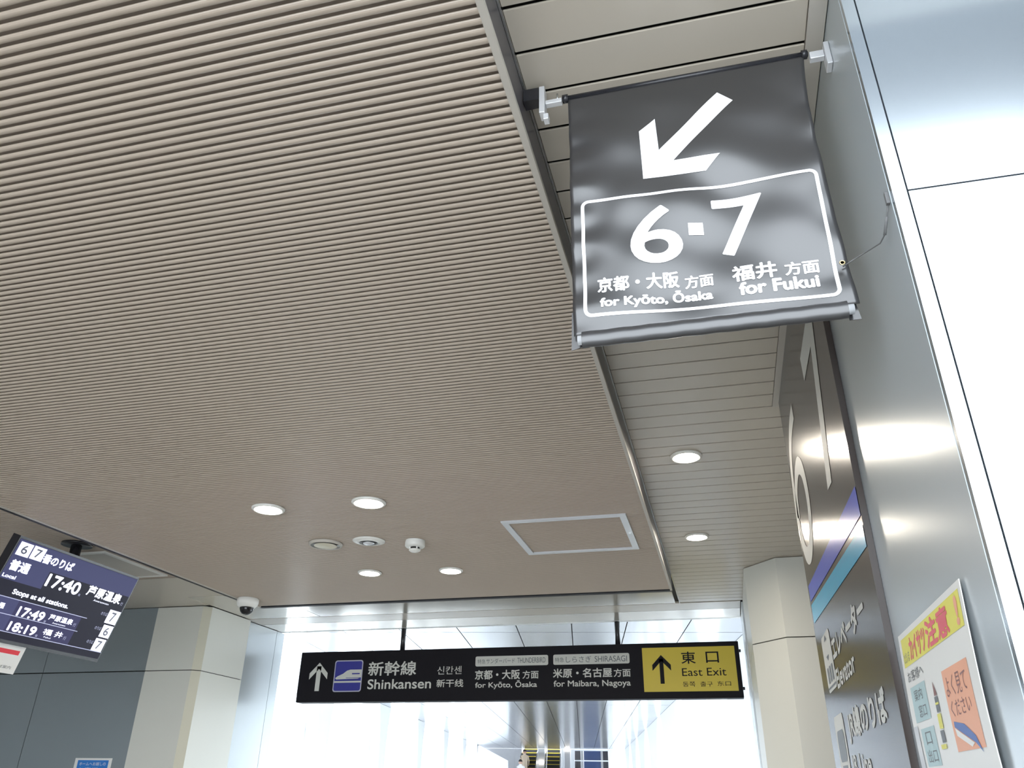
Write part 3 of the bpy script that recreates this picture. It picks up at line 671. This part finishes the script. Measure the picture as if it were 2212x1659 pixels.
# ================================================================== WAYFINDING BOARD ON THE PILLAR SIDE
TX = 0.285
wb = thing('wayfinding_board', 'tall dark brown wayfinding board on the pillar side with white numbers and blue stripes', 'sign', (TX, 2.09, FZ + 0.6))
YN, YF = 1.575, 2.685
box('board', TX, TX + 0.0125, YN, YF, FZ + 0.6, CZ - 0.007, 'totem_brown', wb)
def tw(a, b, h=0): return (TX - 0.0010 - h, a * 1.018, b * 1.018)     # a = distance along the passage
def twt(a, b, h=0): return (TX - 0.0010 - h, -a * 1.018, b * 1.018)   # text: reads towards the viewer, so a = -distance
sheet('numeral', [[(1.765, 1.03), (1.674, 1.03), (1.672, 0.98), (1.812, 0.630), (1.886, 0.636), (1.757, 0.955)], [(1.765, 1.03), (1.757, 0.955), (1.951, 0.958), (1.956, 1.0286)]], tw, 'sign_letter', wb)
def six():
    V, F = [], []
    P = [(2.29, 1.03), (2.42, 1.02), (2.53, 0.97), (2.585, 0.88), (2.59, 0.76), (2.53, 0.66), (2.43, 0.63), (2.33, 0.66), (2.27, 0.74), (2.29, 0.83), (2.36, 0.88), (2.44, 0.885), (2.53, 0.85), (2.57, 0.78)]
    def cr(p0, p1, p2, p3, t): return tuple(0.5 * (2 * p1[q] + (p2[q] - p0[q]) * t + (2 * p0[q] - 5 * p1[q] + 4 * p2[q] - p3[q]) * t * t + (3 * p1[q] - p0[q] - 3 * p2[q] + p3[q]) * t ** 3) for q in (0, 1))
    G = [P[0]] + P + [P[-1]]; P = [cr(*G[i:i + 4], j / 6) for i in range(len(P) - 1) for j in range(6)] + [P[-1]]
    for i, p in enumerate(P):
        q0 = P[max(i - 1, 0)]; q1 = P[min(i + 1, len(P) - 1)]; d = Vector((q1[0] - q0[0], q1[1] - q0[1])).normalized(); nn = (-d.y, d.x)
        V += [tw(p[0] + nn[0] * 0.034, p[1] + nn[1] * 0.026), tw(p[0] - nn[0] * 0.034, p[1] - nn[1] * 0.026)]
    for i in range(len(P) - 1): F.append((2 * i, 2 * i + 1, 2 * i + 3, 2 * i + 2))
    return mesh_obj('numeral', V, F, 'sign_letter', wb)
six()
sheet('stripe', [[(1.550, 0.528), (1.550, 0.470), (2.604, 0.525), (2.604, 0.572)]], tw, 'stripe_blue', wb)
sheet('stripe', [[(1.550, 0.452), (1.550, 0.410), (2.604, 0.460), (2.604, 0.514)]], tw, 'stripe_cyan', wb)
pi1 = sheet('pictogram', [rrect(2.300, 2.500, 0.249, 0.396, 0.02)], tw, 'sign_letter', wb)
def tw2(a, b, h=0): return tw(a, b, 0.0008 + h)
sheet('pictogram_figure', [[(2.40, 0.392), (2.43, 0.377), (2.37, 0.377)], [(2.40, 0.325), (2.43, 0.338), (2.37, 0.338)]] + [rect(2.33 + i * 0.05, 2.36 + i * 0.05, 0.27, 0.31) for i in range(3)] + [rect(2.31, 2.49, 0.257, 0.262)], tw2, 'ink_dark', pi1)
text('エレベーター', -2.285, -1.711, 0.308, 0.362, twt, 'sign_letter', wb, bold=0.003)
text('Elevator', -2.292, -1.945, 0.242, 0.284, twt, 'sign_letter', wb, bold=0.002)
pi2 = sheet('pictogram', [rrect(2.303, 2.50, 0.050, 0.187, 0.02)], tw, 'sign_letter', wb)
sheet('pictogram_figure', [rrect(2.33, 2.47, 0.075, 0.15, 0.02), rect(2.35, 2.45, 0.06, 0.066)], tw2, 'ink_dark', pi2)
text('JR線のりば', -2.225, -1.663, 0.110, 0.178, twt, 'sign_letter', wb, bold=0.003)
text('JR', -2.265, -2.17, 0.036, 0.082, twt, 'sign_letter', wb, bold=0.002); text('Line', -2.13, -1.96, 0.036, 0.082, twt, 'sign_letter', wb, bold=0.002)

# ================================================================== POSTER ON THE PILLAR SIDE
PX = 0.2935
ps = thing('notice_poster', 'handmade laminated notice poster with yellow heading and orange note on the pillar side', 'poster', (PX, 1.33, -0.05))
def pv(a, b, h=0):
    bow = 0.004 * math.sin(max(0, min(1, (b + 0.06) / 0.3)) * math.pi)
    return (PX - bow - h, a * 0.978, b * 0.978)
def pvt(a, b, h=0): return pv(-a, b, 0.0008 + h)
V, F = [], []
for j in range(13):
    z = -0.06 + 0.306 * j / 12
    for a in (1.110, 1.546): V.append(pv(a, z))
    for a in (1.110, 1.546): V.append(pv(a, z, -0.0012))
for j in range(12):
    k = 4 * j; F += [(k, k + 1, k + 5, k + 4), (k + 2, k + 6, k + 7, k + 3), (k, k + 4, k + 6, k + 2), (k + 1, k + 3, k + 7, k + 5)]
mesh_obj('sheet_paper', V, F, 'paper', ps)
def grid_patch(name, a0, a1, b0, b1, m, hh=0.0005):
    V, F = [], []
    for j in range(9):
        z = b0 + (b1 - b0) * j / 8; V += [pv(a0, z, hh), pv(a1, z, hh)]
    for j in range(8): F.append((2 * j, 2 * j + 1, 2 * j + 3, 2 * j + 2))
    return mesh_obj(name, V, F, m, ps)
grid_patch('heading_field', 1.122, 1.526, 0.191, 0.2365, 'paper_yellow')
grid_patch('orange_note', 1.146, 1.285, 0.053, 0.156, 'paper_orange')
grid_patch('teal_note', 1.400, 1.512, 0.1045, 0.158, 'paper_teal'); grid_patch('teal_note', 1.396, 1.491, 0.040, 0.094, 'paper_teal')
text('ただいま', -1.52, -1.475, 0.197, 0.213, pvt, 'ink_dark', ps); text('カイサツ', -1.465, -1.345, 0.196, 0.229, pvt, 'ink_red', ps, bold=0.0012)
text('注意', -1.335, -1.195, 0.195, 0.232, pvt, 'ink_red', ps, bold=0.0016); text('!', -1.150, -1.138, 0.197, 0.230, pvt, 'paper_orange', ps, bold=0.002)
text('お客様へ', -1.515, -1.395, 0.166, 0.183, pvt, 'ink_dark', ps)
text('よく見て', -1.275, -1.165, 0.120, 0.146, pvt, 'ink_brown', ps); text('ください', -1.270, -1.165, 0.095, 0.115, pvt, 'ink_brown', ps)
text('案内', -1.49, -1.43, 0.135, 0.152, pvt, 'ink_dark', ps); text('窓口', -1.475, -1.42, 0.110, 0.128, pvt, 'ink_dark', ps)
text('口', -1.465, -1.425, 0.070, 0.088, pvt, 'ink_dark', ps); text('出口', -1.475, -1.41, 0.045, 0.063, pvt, 'ink_dark', ps)
sheet('crayon_drawing', [[(1.349, 0.150), (1.352, 0.130), (1.334, 0.131)]], lambda a, b: pv(a, b, 0.001), 'ink_brown', ps)
sheet('crayon_drawing', [rect(1.334, 1.354, 0.108, 0.129), rect(1.338, 1.360, 0.068, 0.084)], lambda a, b: pv(a, b, 0.001), 'ink_dark', ps)
sheet('crayon_drawing', [rect(1.334, 1.356, 0.086, 0.106), rect(1.340, 1.372, 0.060, 0.066), rect(1.333, 1.353, 0.118, 0.121)], lambda a, b: pv(a, b, 0.0013), 'paper_yellow', ps)
sheet('crayon_drawing', [[(1.270, 0.090), (1.272, 0.083), (1.185, 0.060), (1.160, 0.048), (1.178, 0.068), (1.220, 0.084)]], lambda a, b: pv(a, b, 0.001), 'ink_blue', ps)
sheet('crayon_drawing', [[(1.272, 0.082), (1.268, 0.072), (1.205, 0.056), (1.190, 0.060)]], lambda a, b: pv(a, b, 0.001), 'paper', ps)
grid_patch('clear_tape', 1.508, 1.540, -0.05, 0.10, 'tape_clear', 0.0012)

# ================================================================== DEPARTURE DISPLAY
TVT = math.radians(18.1); TVX, TVY, TVZ = -3.49, 3.252, 1.143; TVW, TVH = 0.945, 0.525
def tvp(a, b, h=0):      # a along the screen, b down from its top edge, h out of the screen
    return (TVX - math.sin(TVT) * b + math.cos(TVT) * h, TVY + a, TVZ - math.cos(TVT) * b - math.sin(TVT) * h)
tv = thing('departure_display', 'tilted hanging departure display showing 17:40', 'display', (-3.6, 3.75, 0.63))
V = [tvp(x, y, h) for h in (0, -0.055) for x, y in ((0, 0), (TVW, 0), (TVW, TVH), (0, TVH))]
mesh_obj('casing', V, [(0, 3, 2, 1), (4, 5, 6, 7), (0, 1, 5, 4), (1, 2, 6, 5), (2, 3, 7, 6), (3, 0, 4, 7)], 'black_plastic', tv)
tube('mount_pole', [(-3.62, 3.77, 1.06), (-3.62, 3.77, CZ - 0.012)], 0.03, 'black_plastic', tv, n=14)
lathe('mount_plate', (-3.62, 3.77, CZ), [(0.001, -0.012), (0.085, -0.012), (0.085, -0.0005), (0.001, -0.0005)], 'black_plastic', tv)
def tvs(name, polys, m, h): return sheet(name, polys, lambda a, b: tvp(a, b, h), m, tv)
def trect(a0, a1, b0, b1): return [(a0, b1), (a1, b1), (a1, b0), (a0, b0)]
tvs('screen', [trect(0.008, TVW - 0.008, 0.012, TVH - 0.018)], 'screen_dark', 0.0006)
tvs('screen_band', [trect(0.008, TVW - 0.008, 0.014, 0.112)], 'screen_navy', 0.0010)
tvs('screen_band', [trect(0.008, 0.288, 0.112, 0.222), trect(0.288, TVW - 0.008, 0.112, 0.125)], 'screen_navy', 0.0010)
tvs('screen_band', [trect(0.008, 0.70, 0.302, 0.306), trect(0.008, 0.68, 0.383, 0.387), trect(0.008, TVW - 0.008, 0.466, 0.470)], 'screen_grey', 0.0012)
tvs('screen_band', [trect(0.008, 0.20, 0.306, 0.466)], 'screen_navy', 0.0010)
tvs('screen_band', [trect(0.008, 0.66, 0.308, 0.382), trect(0.008, 0.66, 0.389, 0.464)], 'screen_indigo', 0.0008)
def tvt(s, a0, a1, b0, b1, m='screen_white', bold=0.0, h=0.0016):   # b0 top, b1 bottom
    return text(s, a0, a1, -b1, -b0, lambda a, b, q=0: tvp(a, -b, h + q), m, tv, bold)
for (a0, a1, b0, b1, s) in ((0.022, 0.106, 0.025, 0.095, '6'), (0.114, 0.197, 0.023, 0.093, '7'), (0.842, 0.936, 0.222, 0.302, '7'), (0.852, 0.936, 0.312, 0.384, '6'), (0.845, 0.931, 0.394, 0.466, '7')):
    tvs('platform_tile', [trect(a0, a1, b0, b1)], 'screen_white', 0.0016)
    c = 0.5 * (a0 + a1); tvt(s, c - 0.018, c + 0.018, b0 + 0.013, b1 - 0.013, 'screen_ink', 0.001, 0.0022)
tvt('番のりば', 0.201, 0.421, 0.045, 0.092, bold=0.002)
tvt('普通', 0.030, 0.155, 0.120, 0.172, bold=0.0025); tvt('Local', 0.018, 0.102, 0.196, 0.213, bold=0.001)
tvt('17:40', 0.298, 0.541, 0.134, 0.199, bold=0.003); tvt('芦原温泉', 0.602, 0.883, 0.126, 0.182, bold=0.0022); tvt('Awaraonsen', 0.678, 0.807, 0.193, 0.204)
tvt('Stops at all stations.', 0.131, 0.526, 0.257, 0.289, bold=0.0014)
tvt('17:49', 0.225, 0.404, 0.332, 0.379, bold=0.0025); tvt('芦原温泉', 0.438, 0.614, 0.330, 0.360, bold=0.001); tvt('Awaraonsen', 0.478, 0.576, 0.368, 0.376)
tvt('18:19', 0.217, 0.401, 0.414, 0.458, bold=0.0025); tvt('福', 0.449, 0.511, 0.409, 0.440, bold=0.001); tvt('井', 0.536, 0.590, 0.409, 0.440, bold=0.001); tvt('Fukui', 0.470, 0.520, 0.448, 0.456)
for b in (0.335, 0.412):
    tvt('普通', 0.03, 0.13, b, b + 0.028, bold=0.001)
for a0, b in ((0.785, 0.245), (0.793, 0.330), (0.785, 0.412)): tvt('のりば', a0, a0 + 0.052, b, b + 0.020, 'screen_grey')
for a0, b in ((0.55, 0.188), (0.415, 0.368), (0.41, 0.448)): tvt('発', a0, a0 + 0.016, b, b + 0.014, 'screen_grey')
for a0, b in ((0.895, 0.165), (0.625, 0.345), (0.605, 0.425)): tvt('行', a0, a0 + 0.02, b, b + 0.02, 'screen_grey')
# notice card hanging under the display
cdn = thing('hanging_card', 'cream notice card with red bar hanging under the departure display', 'card', (-3.68, 3.5, 0.5))
V = [tvp(a, b, h) for h in (-0.022, -0.026) for a, b in ((0.02, 0.527), (0.421, 0.527), (0.427, 0.671), (0.02, 0.673))]
mesh_obj('card_sheet', V, [(0, 3, 2, 1), (4, 5, 6, 7), (0, 1, 5, 4), (1, 2, 6, 5), (2, 3, 7, 6), (3, 0, 4, 7)], 'paper', cdn)
sheet('red_bar', [trect(0.04, 0.395, 0.551, 0.574)], lambda a, b: tvp(a, b, -0.0214), 'card_red', cdn)
text('のりば案内', 0.25, 0.39, -0.648, -0.632, lambda a, b, q=0: tvp(a, -b, -0.0214 + q), 'ink_dark', cdn)
# notice on the blue grey wall
wn = thing('wall_notice', 'small white notice with blue printed field on the blue grey panel wall', 'notice', (-4.6, 5.498, -0.2))
box('notice_sheet', -4.765, -4.445, 5.4965, 5.4995, -0.25, 0.162, 'paper', wn)
sheet('blue_field', [rect(-4.738, -4.470, -0.08, 0.148)], lambda a, b: (a, 5.4958, b), 'notice_blue', wn)
text('ホームへお越しの', -4.72, -4.49, 0.112, 0.135, lambda a, b, h=0: (a, 5.4952 - h, b), 'paper', wn); text('お客様へ', -4.72, -4.49, 0.072, 0.100, lambda a, b, h=0: (a, 5.4952 - h, b), 'paper', wn)

# ================================================================== raise everything so that the floor is at zero
for o in list(bpy.data.objects):
    if o.parent is None and o is not cam: o.location.z += EYE
bpy.context.view_layer.update()
